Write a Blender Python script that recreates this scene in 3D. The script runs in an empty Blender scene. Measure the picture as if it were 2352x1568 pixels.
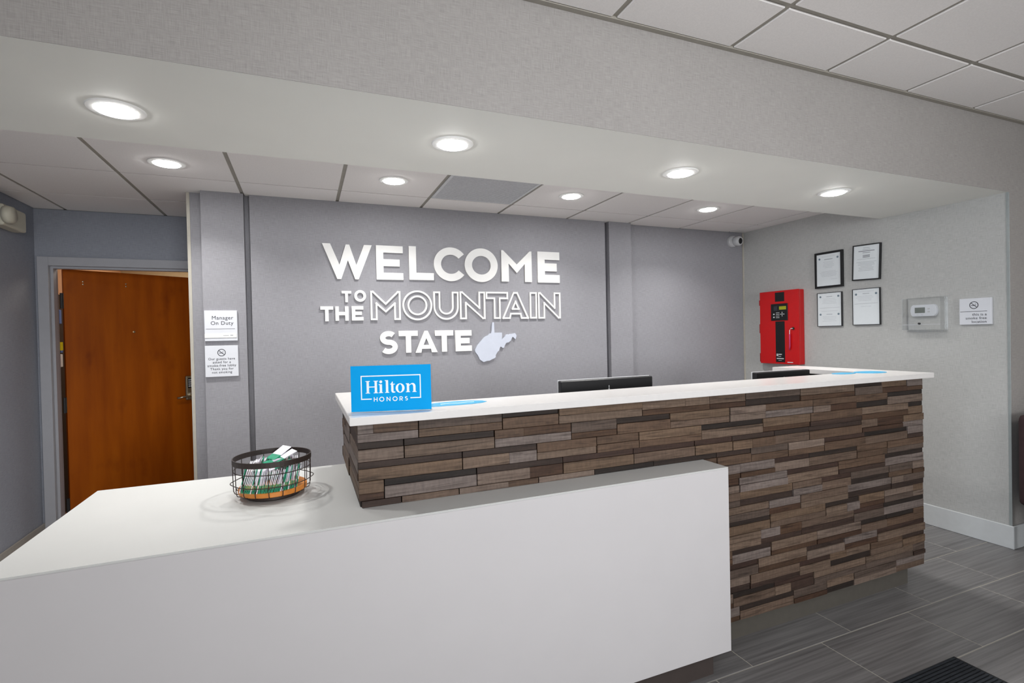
import bpy, bmesh, math, random
from mathutils import Vector, Matrix
random.seed(7)
SC = bpy.context.scene
COL = SC.collection
R = math.radians

# ------------------------------------------------------------------ camera
YAW, PITCH, ROLL, CAMZ = .3868, -.0116, -.0218, 1.4033
cam = bpy.data.cameras.new('camera'); camo = bpy.data.objects.new('camera', cam); COL.objects.link(camo)
cam.sensor_width = 36; cam.lens = 17.892; cam.clip_start = .05
Fv = Vector((math.sin(YAW)*math.cos(PITCH), math.cos(YAW)*math.cos(PITCH), math.sin(PITCH)))
Rv = Vector((math.cos(YAW), -math.sin(YAW), 0)); Uv = Rv.cross(Fv)
R2 = math.cos(ROLL)*Rv + math.sin(ROLL)*Uv; U2 = -math.sin(ROLL)*Rv + math.cos(ROLL)*Uv
M = Matrix((R2, U2, -Fv)).transposed().to_4x4(); M.translation = (0, 0, CAMZ)
camo.matrix_world = M
SC.camera = camo

# ------------------------------------------------------------------ world, exposure, lamps of the lobby
SC.view_settings.view_transform = 'Standard'; SC.view_settings.look = 'None'
SC.view_settings.gamma = 1; SC.view_settings.use_curve_mapping = False
SC.view_settings.exposure = 0.1
w = bpy.data.worlds.new('world'); SC.world = w; w.use_nodes = True
w.node_tree.nodes['Background'].inputs[0].default_value = (.8, .88, 1, 1)
w.node_tree.nodes['Background'].inputs[1].default_value = .25

def area(name, loc, rot, sx, sy, power, color=(1, 1, 1), spread=math.pi):
    l = bpy.data.lights.new(name, 'AREA'); l.shape = 'RECTANGLE'; l.size = sx; l.size_y = sy
    l.energy = power; l.color = color; l.spread = spread
    o = bpy.data.objects.new(name, l); COL.objects.link(o); o.location = loc; o.rotation_euler = rot
    return o
# troffers in the unseen lobby ceiling, then added daylight lamps without any windows
for i, (x, y) in enumerate(((1.2, -.9), (3.9, -.6), (1.2, -3.4), (3.9, -3.4))):
    area('lobby_troffer', (x, y, 2.655), (0, 0, 0), 1.2, .6, 10, (1, .985, .97))
area('added_daylight', (1.2, -4.85, 1.75), (R(90), 0, 0), 2.4, 1.7, 44, (.97, .985, 1), R(70))  # added daylight lamp, beam narrowed so the light falls off both ways
area('added_daylight', (-2.05, -.5, 1.65), (R(90), 0, R(-90)), 1.8, 1.6, 34, (.86, .93, 1), R(98))  # added cool lamp, beam narrowed to reach the right wall past the desk
DOWN_W, DOWN_E = (4.2, 7.2), 60.0

# ------------------------------------------------------------------ helpers
def link(name, me, parent=None):
    o = bpy.data.objects.new(name, me); COL.objects.link(o)
    if parent: o.parent = parent
    return o
def obj(name, bm, m, parent=None, smooth=False, loc=None):
    me = bpy.data.meshes.new(name); bm.normal_update(); bm.to_mesh(me); bm.free()
    for mm in (m if isinstance(m, (list, tuple)) else [m]): me.materials.append(mm)
    if smooth:
        for p in me.polygons: p.use_smooth = True
    o = link(name, me, parent)
    if loc: o.location = loc
    return o
def tag(o, label=None, cat=None, group=None, kind=None):
    for k, v in (('label', label), ('category', cat), ('group', group), ('kind', kind)):
        if v: o[k] = v
    return o
def thing(name, label, cat, loc=(0, 0, 0), rz=0, group=None):
    o = link(name, None); o.location = loc; o.rotation_euler = (0, 0, rz); o.empty_display_size = .05
    return tag(o, label, cat, group)
def struct(name, bm, m, parent=None, **k):
    o = obj(name, bm, m, parent, **k); o['kind'] = 'structure'; return o
def box(bm, x0, x1, y0, y1, z0, z1, bevel=0, mi=0, seg=1):
    v = [bm.verts.new(p) for p in ((x0, y0, z0), (x1, y0, z0), (x1, y1, z0), (x0, y1, z0), (x0, y0, z1), (x1, y0, z1), (x1, y1, z1), (x0, y1, z1))]
    fs = [bm.faces.new([v[i] for i in q]) for q in ((3, 2, 1, 0), (4, 5, 6, 7), (0, 1, 5, 4), (1, 2, 6, 5), (2, 3, 7, 6), (3, 0, 4, 7))]
    for f in fs: f.material_index = mi
    if bevel:
        es = list({e for f in fs for e in f.edges})
        bmesh.ops.bevel(bm, geom=es, offset=bevel, segments=seg, affect='EDGES', profile=.6)
    return bm
def B(*a, **k): return box(bmesh.new(), *a, **k)
def lathe(bm, prof, n=32, axis='z', c=(0, 0, 0), mi=0, caps=True):
    rings = []
    for r, h in prof:
        ring = []
        for i in range(n):
            t = 2*math.pi*i/n; a, b = r*math.cos(t), r*math.sin(t)
            p = {'z': (a, b, h), 'y': (a, -h, b), 'x': (-h, a, b)}[axis]
            ring.append(bm.verts.new((c[0]+p[0], c[1]+p[1], c[2]+p[2])))
        rings.append(ring)
    for k in range(len(rings)-1):
        for i in range(n):
            f = bm.faces.new((rings[k][i], rings[k][(i+1) % n], rings[k+1][(i+1) % n], rings[k+1][i])); f.material_index = mi
    for ring, rev in ((rings[0], True), (rings[-1], False)):
        if caps and prof[0 if rev else -1][0] > 1e-6:
            f = bm.faces.new(ring[::-1] if rev else ring); f.material_index = mi
    bmesh.ops.recalc_face_normals(bm, faces=bm.faces)
    return bm
def tube(bm, pts, r, n=8, closed=False, mi=0):
    pts = [Vector(p) for p in pts]; N = len(pts); rings = []
    for i, p in enumerate(pts):
        if closed: d = pts[(i+1) % N]-pts[i-1]
        else: d = pts[min(i+1, N-1)]-pts[max(i-1, 0)]
        d.normalize(); up = Vector((0, 0, 1)) if abs(d.z) < .95 else Vector((1, 0, 0))
        a = d.cross(up).normalized(); b = a.cross(d)
        rings.append([bm.verts.new(p+r*(math.cos(2*math.pi*k/n)*a+math.sin(2*math.pi*k/n)*b)) for k in range(n)])
    for i in range(N if closed else N-1):
        A, C = rings[i], rings[(i+1) % N]
        for k in range(n):
            f = bm.faces.new((A[k], A[(k+1) % n], C[(k+1) % n], C[k])); f.material_index = mi
    if not closed:
        bm.faces.new(rings[0][::-1]); bm.faces.new(rings[-1])
    return bm
def extrude_loops(loops, depth, name='shape'):
    """filled outline (outer loop + holes) in the XZ plane, from y=0 towards -y by depth -> mesh"""
    cu = bpy.data.curves.new(name, 'CURVE'); cu.dimensions = '2D'; cu.fill_mode = 'BOTH'; cu.extrude = depth/2
    for lp in loops:
        s = cu.splines.new('POLY'); s.points.add(len(lp)-1); s.use_cyclic_u = True
        for p, q in zip(s.points, lp): p.co = (q[0], q[1], 0, 1)
    o = bpy.data.objects.new(name, cu); COL.objects.link(o)
    bpy.context.view_layer.update()
    me = bpy.data.meshes.new_from_object(o.evaluated_get(bpy.context.evaluated_depsgraph_get()))
    bpy.data.objects.remove(o); bpy.data.curves.remove(cu)
    me.transform(Matrix.Rotation(R(90), 4, 'X')); me.transform(Matrix.Translation((0, -depth/2, 0)))
    return me
def text_mesh(body, size, align='LEFT', depth=.0004, spacing=1.0, line=1.0):
    cu = bpy.data.curves.new('print', 'FONT'); cu.body = body; cu.size = size; cu.align_x = align; cu.extrude = depth
    cu.space_character = spacing; cu.space_line = line; cu.resolution_u = 3
    o = bpy.data.objects.new('print', cu); COL.objects.link(o)
    bpy.context.view_layer.update()
    me = bpy.data.meshes.new_from_object(o.evaluated_get(bpy.context.evaluated_depsgraph_get()))
    bpy.data.objects.remove(o); bpy.data.curves.remove(cu)
    me.transform(Matrix.Rotation(R(90), 4, 'X'))
    return me
def put(name, me, m, parent=None, loc=(0, 0, 0), rz=0, scale=None):
    me.materials.clear(); me.materials.append(m)
    o = link(name, me, parent); o.location = loc; o.rotation_euler = (0, 0, rz)
    if scale: o.scale = scale
    return o

# ------------------------------------------------------------------ materials
def srgb(r, g, b):
    f = lambda c: (c/255/12.92) if c/255 <= .04045 else ((c/255+.055)/1.055)**2.4
    return (f(r), f(g), f(b), 1)
class NT:
    def __init__(s, name, rough=.5, spec=.5, metal=0):
        s.m = bpy.data.materials.new(name); s.m.use_nodes = True; s.t = s.m.node_tree
        s.b = s.t.nodes['Principled BSDF']; s.b.inputs['Roughness'].default_value = rough
        s.b.inputs['Specular IOR Level'].default_value = spec; s.b.inputs['Metallic'].default_value = metal
    def n(s, typ, **k):
        nd = s.t.nodes.new(typ)
        for a, v in k.items(): setattr(nd, a, v)
        return nd
    def l(s, a, b): s.t.links.new(a, b)
    def math(s, op, a, b=None):
        nd = s.n('ShaderNodeMath', operation=op)
        for i, v in enumerate((a, b)):
            if v is None: continue
            if isinstance(v, (int, float)): nd.inputs[i].default_value = v
            else: s.l(v, nd.inputs[i])
        return nd.outputs[0]
    def noise(s, vec, scale=1, detail=2, rough=.5, dist=0):
        nd = s.n('ShaderNodeTexNoise'); nd.inputs['Scale'].default_value = scale; nd.inputs['Detail'].default_value = detail
        nd.inputs['Roughness'].default_value = rough; nd.inputs['Distortion'].default_value = dist; s.l(vec, nd.inputs['Vector']); return nd.outputs['Fac']
    def ramp(s, fac, stops, interp='LINEAR'):
        nd = s.n('ShaderNodeValToRGB'); cr = nd.color_ramp; cr.interpolation = interp
        while len(cr.elements) < len(stops): cr.elements.new(.5)
        for e, (p, c) in zip(cr.elements, stops): e.position = p; e.color = c
        s.l(fac, nd.inputs[0]); return nd.outputs[0]
    def bump(s, h, strength=.2, dist=.001):
        nd = s.n('ShaderNodeBump'); nd.inputs['Strength'].default_value = strength; nd.inputs['Distance'].default_value = dist
        s.l(h, nd.inputs['Height']); s.l(nd.outputs[0], s.b.inputs['Normal'])
    def mix(s, fac, a, b, blend='MIX'):
        nd = s.n('ShaderNodeMix', data_type='RGBA', blend_type=blend)
        if isinstance(fac, (int, float)): nd.inputs[0].default_value = fac
        else: s.l(fac, nd.inputs[0])
        for i, v in ((6, a), (7, b)):
            if isinstance(v, tuple): nd.inputs[i].default_value = v
            else: s.l(v, nd.inputs[i])
        return nd.outputs[2]
def plain(name, c, rough=.5, spec=.5, metal=0, var=.04, scale=30):
    s = NT(name, rough, spec, metal)
    tc = s.n('ShaderNodeTexCoord'); f = s.noise(tc.outputs['Object'], scale, 3)
    d = tuple(max(0, x*(1-var)) for x in c[:3])+(1,); u = tuple(min(1, x*(1+var)) for x in c[:3])+(1,)
    s.l(s.ramp(f, [(.3, d), (.7, u)]), s.b.inputs['Base Color']); return s.m
def wallpaper(name, c):
    s = NT(name, .62, .35)
    g = s.n('ShaderNodeNewGeometry'); sp = s.n('ShaderNodeSeparateXYZ'); s.l(g.outputs['Position'], sp.inputs[0])
    al = s.math('ADD', sp.outputs[0], sp.outputs[1])
    def vec(a, b):
        cb = s.n('ShaderNodeCombineXYZ'); s.l(s.math('MULTIPLY', al, a), cb.inputs[0]); s.l(s.math('MULTIPLY', sp.outputs[2], b), cb.inputs[1]); return cb.outputs[0]
    h = s.noise(vec(22, 430), 1, 2, .6); v = s.noise(vec(430, 22), 1, 2, .6); big = s.noise(vec(3, 3), 1, 3)
    f = s.math('ADD', s.math('MULTIPLY', h, .55), s.math('MULTIPLY', v, .45))
    f = s.math('ADD', f, s.math('MULTIPLY', s.math('SUBTRACT', big, .5), .12))
    k = lambda q: tuple(x*q for x in c[:3])+(1,)
    s.l(s.ramp(f, [(.33, k(.82)), (.5, k(1)), (.68, k(1.17))]), s.b.inputs['Base Color'])
    s.bump(f, .25, .0006); return s.m
def plank_wood(name):
    s = NT(name, .6, .3)
    g = s.n('ShaderNodeNewGeometry'); oi = s.n('ShaderNodeObjectInfo'); sp = s.n('ShaderNodeSeparateXYZ'); s.l(g.outputs['Position'], sp.inputs[0])
    off = s.math('MULTIPLY', oi.outputs['Random'], 37.)
    cb = s.n('ShaderNodeCombineXYZ')
    al = s.math('ADD', sp.outputs[0], sp.outputs[1])
    s.l(s.math('ADD', s.math('MULTIPLY', al, 5), off), cb.inputs[0]); s.l(s.math('MULTIPLY', sp.outputs[2], 80), cb.inputs[1]); s.l(off, cb.inputs[2])
    n1 = s.noise(cb.outputs[0], 1, 5, .62, 1.1)
    cb2 = s.n('ShaderNodeCombineXYZ'); s.l(s.math('ADD', s.math('MULTIPLY', al, 90), off), cb2.inputs[0]); s.l(s.math('MULTIPLY', sp.outputs[2], 26), cb2.inputs[1])
    n2 = s.noise(cb2.outputs[0], 1, 4, .6)
    base = oi.outputs['Color']
    grain = s.ramp(n1, [(.30, (.36, .34, .33, 1)), (.45, (.80, .78, .77, 1)), (.58, (1, 1, 1, 1)), (.75, (1.32, 1.3, 1.28, 1))])
    saw = s.ramp(n2, [(.35, (.86, .86, .86, 1)), (.65, (1.1, 1.1, 1.1, 1))])
    s.l(s.mix(1, s.mix(1, base, grain, 'MULTIPLY'), saw, 'MULTIPLY'), s.b.inputs['Base Color'])
    s.bump(n1, .5, .0015); return s.m
def floor_tile(name):
    s = NT(name, .34, .45)
    g = s.n('ShaderNodeNewGeometry'); oi = s.n('ShaderNodeObjectInfo'); sp = s.n('ShaderNodeSeparateXYZ'); s.l(g.outputs['Position'], sp.inputs[0])
    off = s.math('MULTIPLY', oi.outputs['Random'], 23.)
    cb = s.n('ShaderNodeCombineXYZ'); s.l(s.math('ADD', s.math('MULTIPLY', sp.outputs[0], 1.6), off), cb.inputs[0]); s.l(s.math('MULTIPLY', sp.outputs[1], 75), cb.inputs[1]); s.l(off, cb.inputs[2])
    n1 = s.noise(cb.outputs[0], 1, 5, .6)
    s.l(s.ramp(n1, [(.28, srgb(97, 95, 95)), (.5, srgb(117, 115, 115)), (.74, srgb(138, 136, 135))]), s.b.inputs['Base Color'])
    return s.m
def door_wood(name):
    s = NT(name, .42, .14)
    tc = s.n('ShaderNodeTexCoord'); mp = s.n('ShaderNodeMapping'); mp.inputs['Scale'].default_value = (9, 9, .9); s.l(tc.outputs['Object'], mp.inputs[0])
    n1 = s.noise(mp.outputs[0], 1.3, 4, .55); mp2 = s.n('ShaderNodeMapping'); mp2.inputs['Scale'].default_value = (5, 5, 3.2); s.l(tc.outputs['Object'], mp2.inputs[0])
    n2 = s.noise(mp2.outputs[0], 1.1, 3, .5)
    a = s.ramp(n1, [(.3, srgb(140, 64, 0)), (.6, srgb(162, 80, 2)), (.8, srgb(170, 88, 6))])
    k = s.ramp(n2, [(.22, (.66, .58, .5, 1)), (.4, (1, 1, 1, 1))])
    s.l(s.mix(1, a, k, 'MULTIPLY'), s.b.inputs['Base Color']); return s.m
def emit(name, c, e, base=None):
    s = NT(name); s.b.inputs['Base Color'].default_value = base or (.9, .9, .9, 1)
    s.b.inputs['Emission Color'].default_value = c; s.b.inputs['Emission Strength'].default_value = e; return s.m
def clear(name, tint=(1, 1, 1, 1), gloss=.07, rough=.03):
    m = bpy.data.materials.new(name); m.use_nodes = True; t = m.node_tree; t.nodes.remove(t.nodes['Principled BSDF'])
    tr = t.nodes.new('ShaderNodeBsdfTransparent'); tr.inputs[0].default_value = tint
    gl = t.nodes.new('ShaderNodeBsdfGlossy'); gl.inputs['Roughness'].default_value = rough
    lw = t.nodes.new('ShaderNodeLayerWeight'); lw.inputs[0].default_value = .25
    mp = t.nodes.new('ShaderNodeMath'); mp.operation = 'MULTIPLY_ADD'; mp.inputs[1].default_value = .3; mp.inputs[2].default_value = gloss
    mx = t.nodes.new('ShaderNodeMixShader'); t.links.new(lw.outputs['Fresnel'], mp.inputs[0]); t.links.new(mp.outputs[0], mx.inputs[0])
    t.links.new(tr.outputs[0], mx.inputs[1]); t.links.new(gl.outputs[0], mx.inputs[2]); t.links.new(mx.outputs[0], t.nodes['Material Output'].inputs[0]); return m

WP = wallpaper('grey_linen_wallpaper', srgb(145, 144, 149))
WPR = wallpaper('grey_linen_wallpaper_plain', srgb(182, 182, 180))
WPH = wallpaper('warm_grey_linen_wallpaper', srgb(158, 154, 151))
WPL = wallpaper('daylight_tinted_wallpaper', srgb(142, 146, 156))  # cool daylight of the door recess is put into this blue tint
SOFF = plain('soffit_paint', srgb(240, 240, 234), .6, .3, var=.01, scale=4)
TILE = plain('ceiling_tile', srgb(240, 236, 234), .9, .1, var=.03, scale=160)
TEE = plain('ceiling_grid_grey', srgb(160, 155, 146), .6, .3)
WHITE = plain('white_laminate', srgb(197, 194, 195), .33, .45, var=.01, scale=6)
DESKT = plain('white_desk_laminate', srgb(199, 199, 197), .55, .3, var=.01, scale=6)
QUARTZ = plain('white_quartz', srgb(216, 213, 211), .25, .5, var=.015, scale=50)
BASEB = plain('white_baseboard', srgb(204, 207, 208), .5, .4, var=.02)
BEIGE = plain('beige_baseboard', srgb(150, 146, 140), .5, .4)
FRAME = plain('grey_door_frame_paint', srgb(165, 166, 172), .45, .4, var=.02)
KICK = plain('dark_grey_kick_board', srgb(84, 80, 74), .5, .4, var=.05)
KICK2 = plain('dark_brown_kick_board', srgb(66, 58, 55), .55, .3, var=.05)
PLANK = plank_wood('reclaimed_wood_plank')
BACKER = plain('dark_backer_board', srgb(26, 21, 20), .8, .2)
FT = floor_tile('grey_vein_tile')
GROUT = plain('light_grout', srgb(182, 177, 166), .8, .2)
LETW = plain('white_acrylic_letter', srgb(230, 229, 227), .4, .35, var=.01)
MAPB = plain('brushed_aluminium_map', srgb(194, 199, 212), .4, .5, 0, var=.02)
BLACKM = plain('black_metal', srgb(48, 38, 35), .5, .4)
BLACKP = plain('black_plastic', srgb(22, 22, 24), .4, .4)
DGREY = plain('dark_grey_plastic', srgb(46, 46, 48), .45, .4)
LGREY = plain('light_grey_plastic', srgb(196, 197, 199), .4, .4)
PAPER = plain('white_paper', srgb(226, 231, 234), .6, .3, var=.01)
SIGNW = plain('white_sign_plastic', srgb(216, 218, 224), .4, .35, var=.01)
INK = plain('dark_grey_ink', srgb(62, 62, 68), .6, .2)
INKL = plain('pale_grey_ink', srgb(168, 172, 178), .6, .2)
RED = plain('red_enamel', srgb(196, 10, 14), .3, .5, var=.02)
REDD = plain('red_enamel_hinge', srgb(150, 12, 16), .4, .5)
BLUE = plain('cyan_blue_print', srgb(0, 158, 228), .6, .12, var=.01)
BLUE2 = plain('cyan_leaflet', srgb(40, 168, 216), .3, .5, var=.02)
LCD = emit('yellow_green_lcd', srgb(170, 176, 30), .25, srgb(120, 124, 16))
RINGW = plain('white_lamp_ring', srgb(246, 246, 244), .5, .3, var=.01)
LCDG = plain('grey_lcd', srgb(96, 104, 98), .3, .5)
WOODO = plain('orange_wood_disc', srgb(206, 128, 52), .45, .4, var=.12)
GREEN = plain('teal_green_packet', srgb(8, 150, 112), .4, .4, var=.15, scale=60)
PKW = plain('white_packet', srgb(232, 230, 238), .45, .4, var=.06)
PKL = plain('lilac_packet', srgb(186, 180, 196), .45, .4, var=.06)
PKD = plain('dark_packet_edge', srgb(52, 50, 58), .5, .3)
DOORW = door_wood('varnished_maple_veneer')
NICKEL = plain('satin_nickel', srgb(176, 164, 142), .32, .5, 1, var=.04)
BRASS = plain('dull_metal', srgb(150, 130, 100), .35, .5, 1)
PEACH = plain('peach_wall_paint', srgb(206, 160, 124), .7, .2)
ROOMB = plain('beige_room_paint', srgb(176, 158, 128), .7, .2)
YEL = plain('yellow_plastic', srgb(214, 180, 10), .4, .4)
BLUED = plain('blue_plastic', srgb(70, 110, 180), .4, .4)
CREAM = plain('cream_plastic', srgb(196, 192, 176), .45, .4, var=.02)
LENS = emit('led_lens', (1, .99, .97, 1), DOWN_E)
CLEAR = clear('clear_acrylic', (.985, .99, .99, 1), .05, .08)
RUB = plain('black_ribbed_rubber', srgb(20, 21, 24), .55, .35)
RUBH = plain('charcoal_rib_carpet', srgb(44, 47, 52), .8, .2, var=.2)
INKW = plain('white_ink', srgb(240, 246, 250), .4, .4)  # plain white for print and the key cord
VENTM = plain('grey_vent_mesh', srgb(212, 213, 216), .6, .3, var=.08, scale=60)
GUARD = plain('corner_guard_plastic', srgb(150, 156, 156), .35, .5)
GUARDL = plain('light_corner_guard', srgb(184, 179, 168), .4, .4)
STAFF = plain('pale_bounce_staff_floor', srgb(208, 204, 198), .6, .3)
LOBF = plain('pale_bounce_floor', srgb(178, 174, 170), .6, .3)
PINK = plain('red_lanyard', srgb(196, 60, 110), .5, .3)
MIRROR = plain('lobby_paint', srgb(222, 220, 217), .7, .2)

# ------------------------------------------------------------------ setting
ZS, ZB, ZC, ZD, ZCT, ZSB = 2.230, 2.3745, 2.671, .855, 1.156, 1.130
YH, YS, XR, XL = 1.767, 2.530, 4.074, -1.75
YP, YPAN, YREC = 3.765, 3.785, 3.838

# floor: the tiled part in view, one object per tile, over a grout bed
fl = struct('floor', B(-4, 6, -5, 6.6, -.06, -.012), FT)
struct('floor_lobby_bounce', B(-3.99, 5.99, -4.99, .62, -.012, -.0005), LOBF, fl)  # unseen pale sheet, added to bounce light up to the ceilings
struct('floor_staff_bounce', B(XL+.02, 2.85, 2.62, 4.58, -.0119, -.0012), STAFF, fl)  # hidden pale sheet behind the counter, added to bounce light upwards
struct('floor_grout_bed', B(.9, 5.3, .66, 3.9, -.012, -.0015), GROUT, fl)
rows = [1.28+.304*k for k in range(-2, 9)]
for k in range(len(rows)-1):
    y0, y1 = rows[k]+.0022, rows[k+1]-.0022
    x = 2.108+.203*(k-2)
    while x > .9: x -= .6085
    while x < 5.3:
        a, b = max(x+.0024, .9), min(x+.6061, 5.3)
        if b-a > .03 and not (b < 1.5 and y0 > 1.7):
            obj('tile', B(a, b, y0, y1, -.01, 0, bevel=.0012), FT, fl)
        x += .6085

# lobby shell behind and beside the viewpoint
struct('wall_lobby_left', B(-2.3, -2.2, -5, YH, 0, ZC), WPL)
struct('wall_lobby_right', B(6, 6.1, -5, YH, 0, ZC), MIRROR)
struct('wall_lobby_rear', B(-4.1, 6.1, -5.1, -5, 0, ZC), MIRROR)
bm = B(XR+.0, 6.1, YH, YH+.14, 0, ZS)
box(bm, -2.3, 6.1, YH, YH+.0015, ZS, ZC)
box(bm, -2.3, XL, YH, YH+.14, 0, ZS)
wf = struct('wall_front', bm, WPH)
struct('ceiling_soffit', B(XL-.05, XR+.002, YH+.0016, YS, ZS, ZS+.02), SOFF)
struct('wall_header_rear', B(XL-.01, XR+.01, YS-.02, YS, ZS+.02, ZB+.02), SOFF)
# right wall
wr = struct('wall_right', B(XR, XR+.1, YH+.14, YREC+.1, 0, ZB+.05), WPR)
struct('wall_right_end', B(XR-.0004, XR+.002, YH+.001, YH+.145, 0, ZS), WPR, wr)
struct('trim_1', B(XR-.003, XR+.001, YH-.003, YH+.013, .144, ZS-.003, bevel=.001), GUARD)
struct('trim_2', B(XR-.012, XR-.001, YREC-.012, YREC-.001, 0, ZB-.002), GUARDL)
bm = B(XR-.013, XR-.0006, YH-.013, YREC-.002, 0, .144, bevel=.003)
struct('baseboard_right', bm, BASEB)
struct('baseboard_front', B(XR-.0128, 6, YH-.0135, YH-.0006, 0, .1437, bevel=.003), BASEB)
# back wall: recessed plane, proud panel, two pilasters
bm = B(-.682, XR+.1, YREC, 4.70, 0, ZB+.05)
wb = struct('wall_back', bm, WP)
struct('wall_panel', B(-.318, 2.430, YPAN, YREC+.001, 0, ZB), WP, wb)
struct('trim_3', B(-.596, -.352, YP, YREC+.001, 0, ZB), WP)
struct('trim_4', B(2.468, 2.695, YP+.01, YREC+.001, 0, ZB), WP)
struct('trim_5', B(-.686, -.667, YREC-.004, YREC+.03, 0, ZB, bevel=.001), GUARDL)
# door wall, left wall
YDW = 4.60
bm = B(XL, -1.70, YDW, YDW+.12, 0, ZB); box(bm, -1.70, -.692, YDW, YDW+.12, 2.02, ZB)
struct('wall_recess', bm, WPL)
struct('wall_left', B(XL-.1, XL, YH+.14, YDW+.12, 0, ZB+.05), WPL)
struct('baseboard_left', B(XL+.0006, XL+.012, YH+.15, YDW-.001, 0, .145, bevel=.003), BEIGE)
struct('baseboard_recess', B(XL+.012, -1.735, YDW-.012, YDW-.0006, 0, .145, bevel=.003), BEIGE)
# back room seen through the gap beside the door
struct('wall_office_left', B(-2.1, XL-.02, YDW+.12, 6.6, 0, ZB), PEACH)
tag(obj('gap_darkening_board', B(XL-.0198, XL-.0120, 4.80, 5.3, .10, 1.80, bevel=.002), plain('dark_brown_board', srgb(58, 44, 36), .7, .2)), 'added tall dark board on the back room wall, darkening the door gap', 'board')  # made-up board that darkens the gap below the peach top
struct('wall_office_rear', B(-2.1, -.1, 6.5, 6.6, 0, ZB), ROOMB)
struct('wall_office_right', B(-.3, -.2, 4.70, 6.5, 0, ZB), ROOMB)
struct('ceiling_office', B(-2.1, -.1, YDW+.12, 6.6, ZB, ZB+.04), SOFF)

area('added_office_lamp', (-1.0, 5.7, ZB-.01), (0, 0, 0), .6, .6, 14, (1, .9, .76))  # unseen lamp added to brighten the door and back room

# ceiling over the desk: grid sheet with a tile per bay
cd = struct('ceiling_desk', B(XL-.1, XR+.1, YS-.02, YDW+.12, ZB+.006, ZB+.05), TEE)
xb = [-1.745, -1.566, -.957, -.358, .236, .83, 1.448, 2.065, 2.679, 3.284, 3.89, XR]
yb = [2.28, 2.895, 3.505, 4.115, 4.60]
VENT = (.83, 1.448, 2.895, 3.505)
for i in range(len(xb)-1):
    for j in range(len(yb)-1):
        x0, x1, y0, y1 = xb[i], xb[i+1], max(yb[j], YS), yb[j+1]
        if x0 > -.7 and y0 > 3.84: continue
        if y1 > 3.84 and x0 > -.62: y1 = YREC
        if (xb[i], yb[j]) == (VENT[0], VENT[2]): continue
        g = .0105
        obj('ceiling_tile', B(x0+(g if i else 0), x1-(g if i < len(xb)-2 else 0), y0+(.006 if j else 0), y1-.006, ZB, ZB+.0065, bevel=.0015), TILE, cd)
# lobby ceiling
cl = struct('ceiling_lobby', B(-4.1, 6.1, -5.1, YH, ZC+.008, ZC+.05), TEE)
struct('trim_6', B(-4, 6, YH-.024, YH-.0005, ZC-.004, ZC+.008), TEE)
ux = [1.800+.6165*k for k in range(-9, 8)]
uy = [YH-.026, 1.443, .83, .22, -.39]
for i in range(len(ux)-1):
    for j in range(len(uy)-1):
        obj('ceiling_tile', B(ux[i]+.012, ux[i+1]-.012, uy[j+1]+.012, uy[j]-(.012 if j else 0), ZC, ZC+.0085, bevel=.002), TILE, cl)
struct('ceiling_field', B(-4, 6, -5, -.40, ZC, ZC+.008), TILE, cl)

# ------------------------------------------------------------------ recessed lights
def downlight(x, y, z, label):
    t = thing('recessed_light', label, 'ceiling light', (x, y, z), group='recessed ceiling lights')
    bm = lathe(bmesh.new(), [(.062, -.001), (.064, -.006), (.086, -.0035), (.089, .0), (.062, .0)], 40, caps=False)
    obj('trim_ring', bm, RINGW, t, smooth=False)
    obj('lens', lathe(bmesh.new(), [(.0628, -.0015), (.060, -.0085), (.045, -.0125), (.0001, -.0140)], 40), LENS, t, smooth=True)
    l = bpy.data.lights.new('lamp', 'AREA'); l.shape = 'DISK'; l.size = .12; l.energy = DOWN_W[z > ZS+.01]; l.color = (1, .99, .97); l.spread = R(128)
    o = bpy.data.objects.new('lamp', l); COL.objects.link(o); o.parent = t; o.location = (0, 0, -.018)
ordn = ['first from the left', 'second from the left', 'third from the left', 'fourth, nearest the right wall']
for n, (x, y) in zip(ordn, ((-.595, 2.19), (.608, 2.12), (1.832, 2.124), (3.001, 2.13))):
    downlight(x, y, ZS, 'round recessed light in the smooth white soffit, '+n)
for n, (x, y) in zip(ordn, ((-.666, 3.25), (.533, 3.185), (1.76, 3.158), (2.995, 3.162))):
    downlight(x, y, ZB, 'round recessed light in the tiled ceiling, '+n)

# air vent bay
v = thing('air_vent', 'grey mesh return air vent set into the tiled ceiling', 'vent', (1.139, 3.2, ZB))
bm = bmesh.new()
for a in ((-.299, .299, -.299, -.281), (-.299, .299, .281, .299), (-.299, -.281, -.281, .281), (.281, .299, -.281, .281)):
    box(bm, a[0], a[1], a[2], a[3], -.001, .006)
obj('vent_frame', bm, VENTM, v)
obj('vent_panel', B(-.281, .281, -.281, .281, .003, .006), VENTM, v)
bm = bmesh.new()
for k in range(44): y = -.275+k*.0128; box(bm, -.281, .281, y, y+.006, .0005, .003)
tag(obj('vent_louvre', bm, VENTM, v), kind='stuff')

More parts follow.
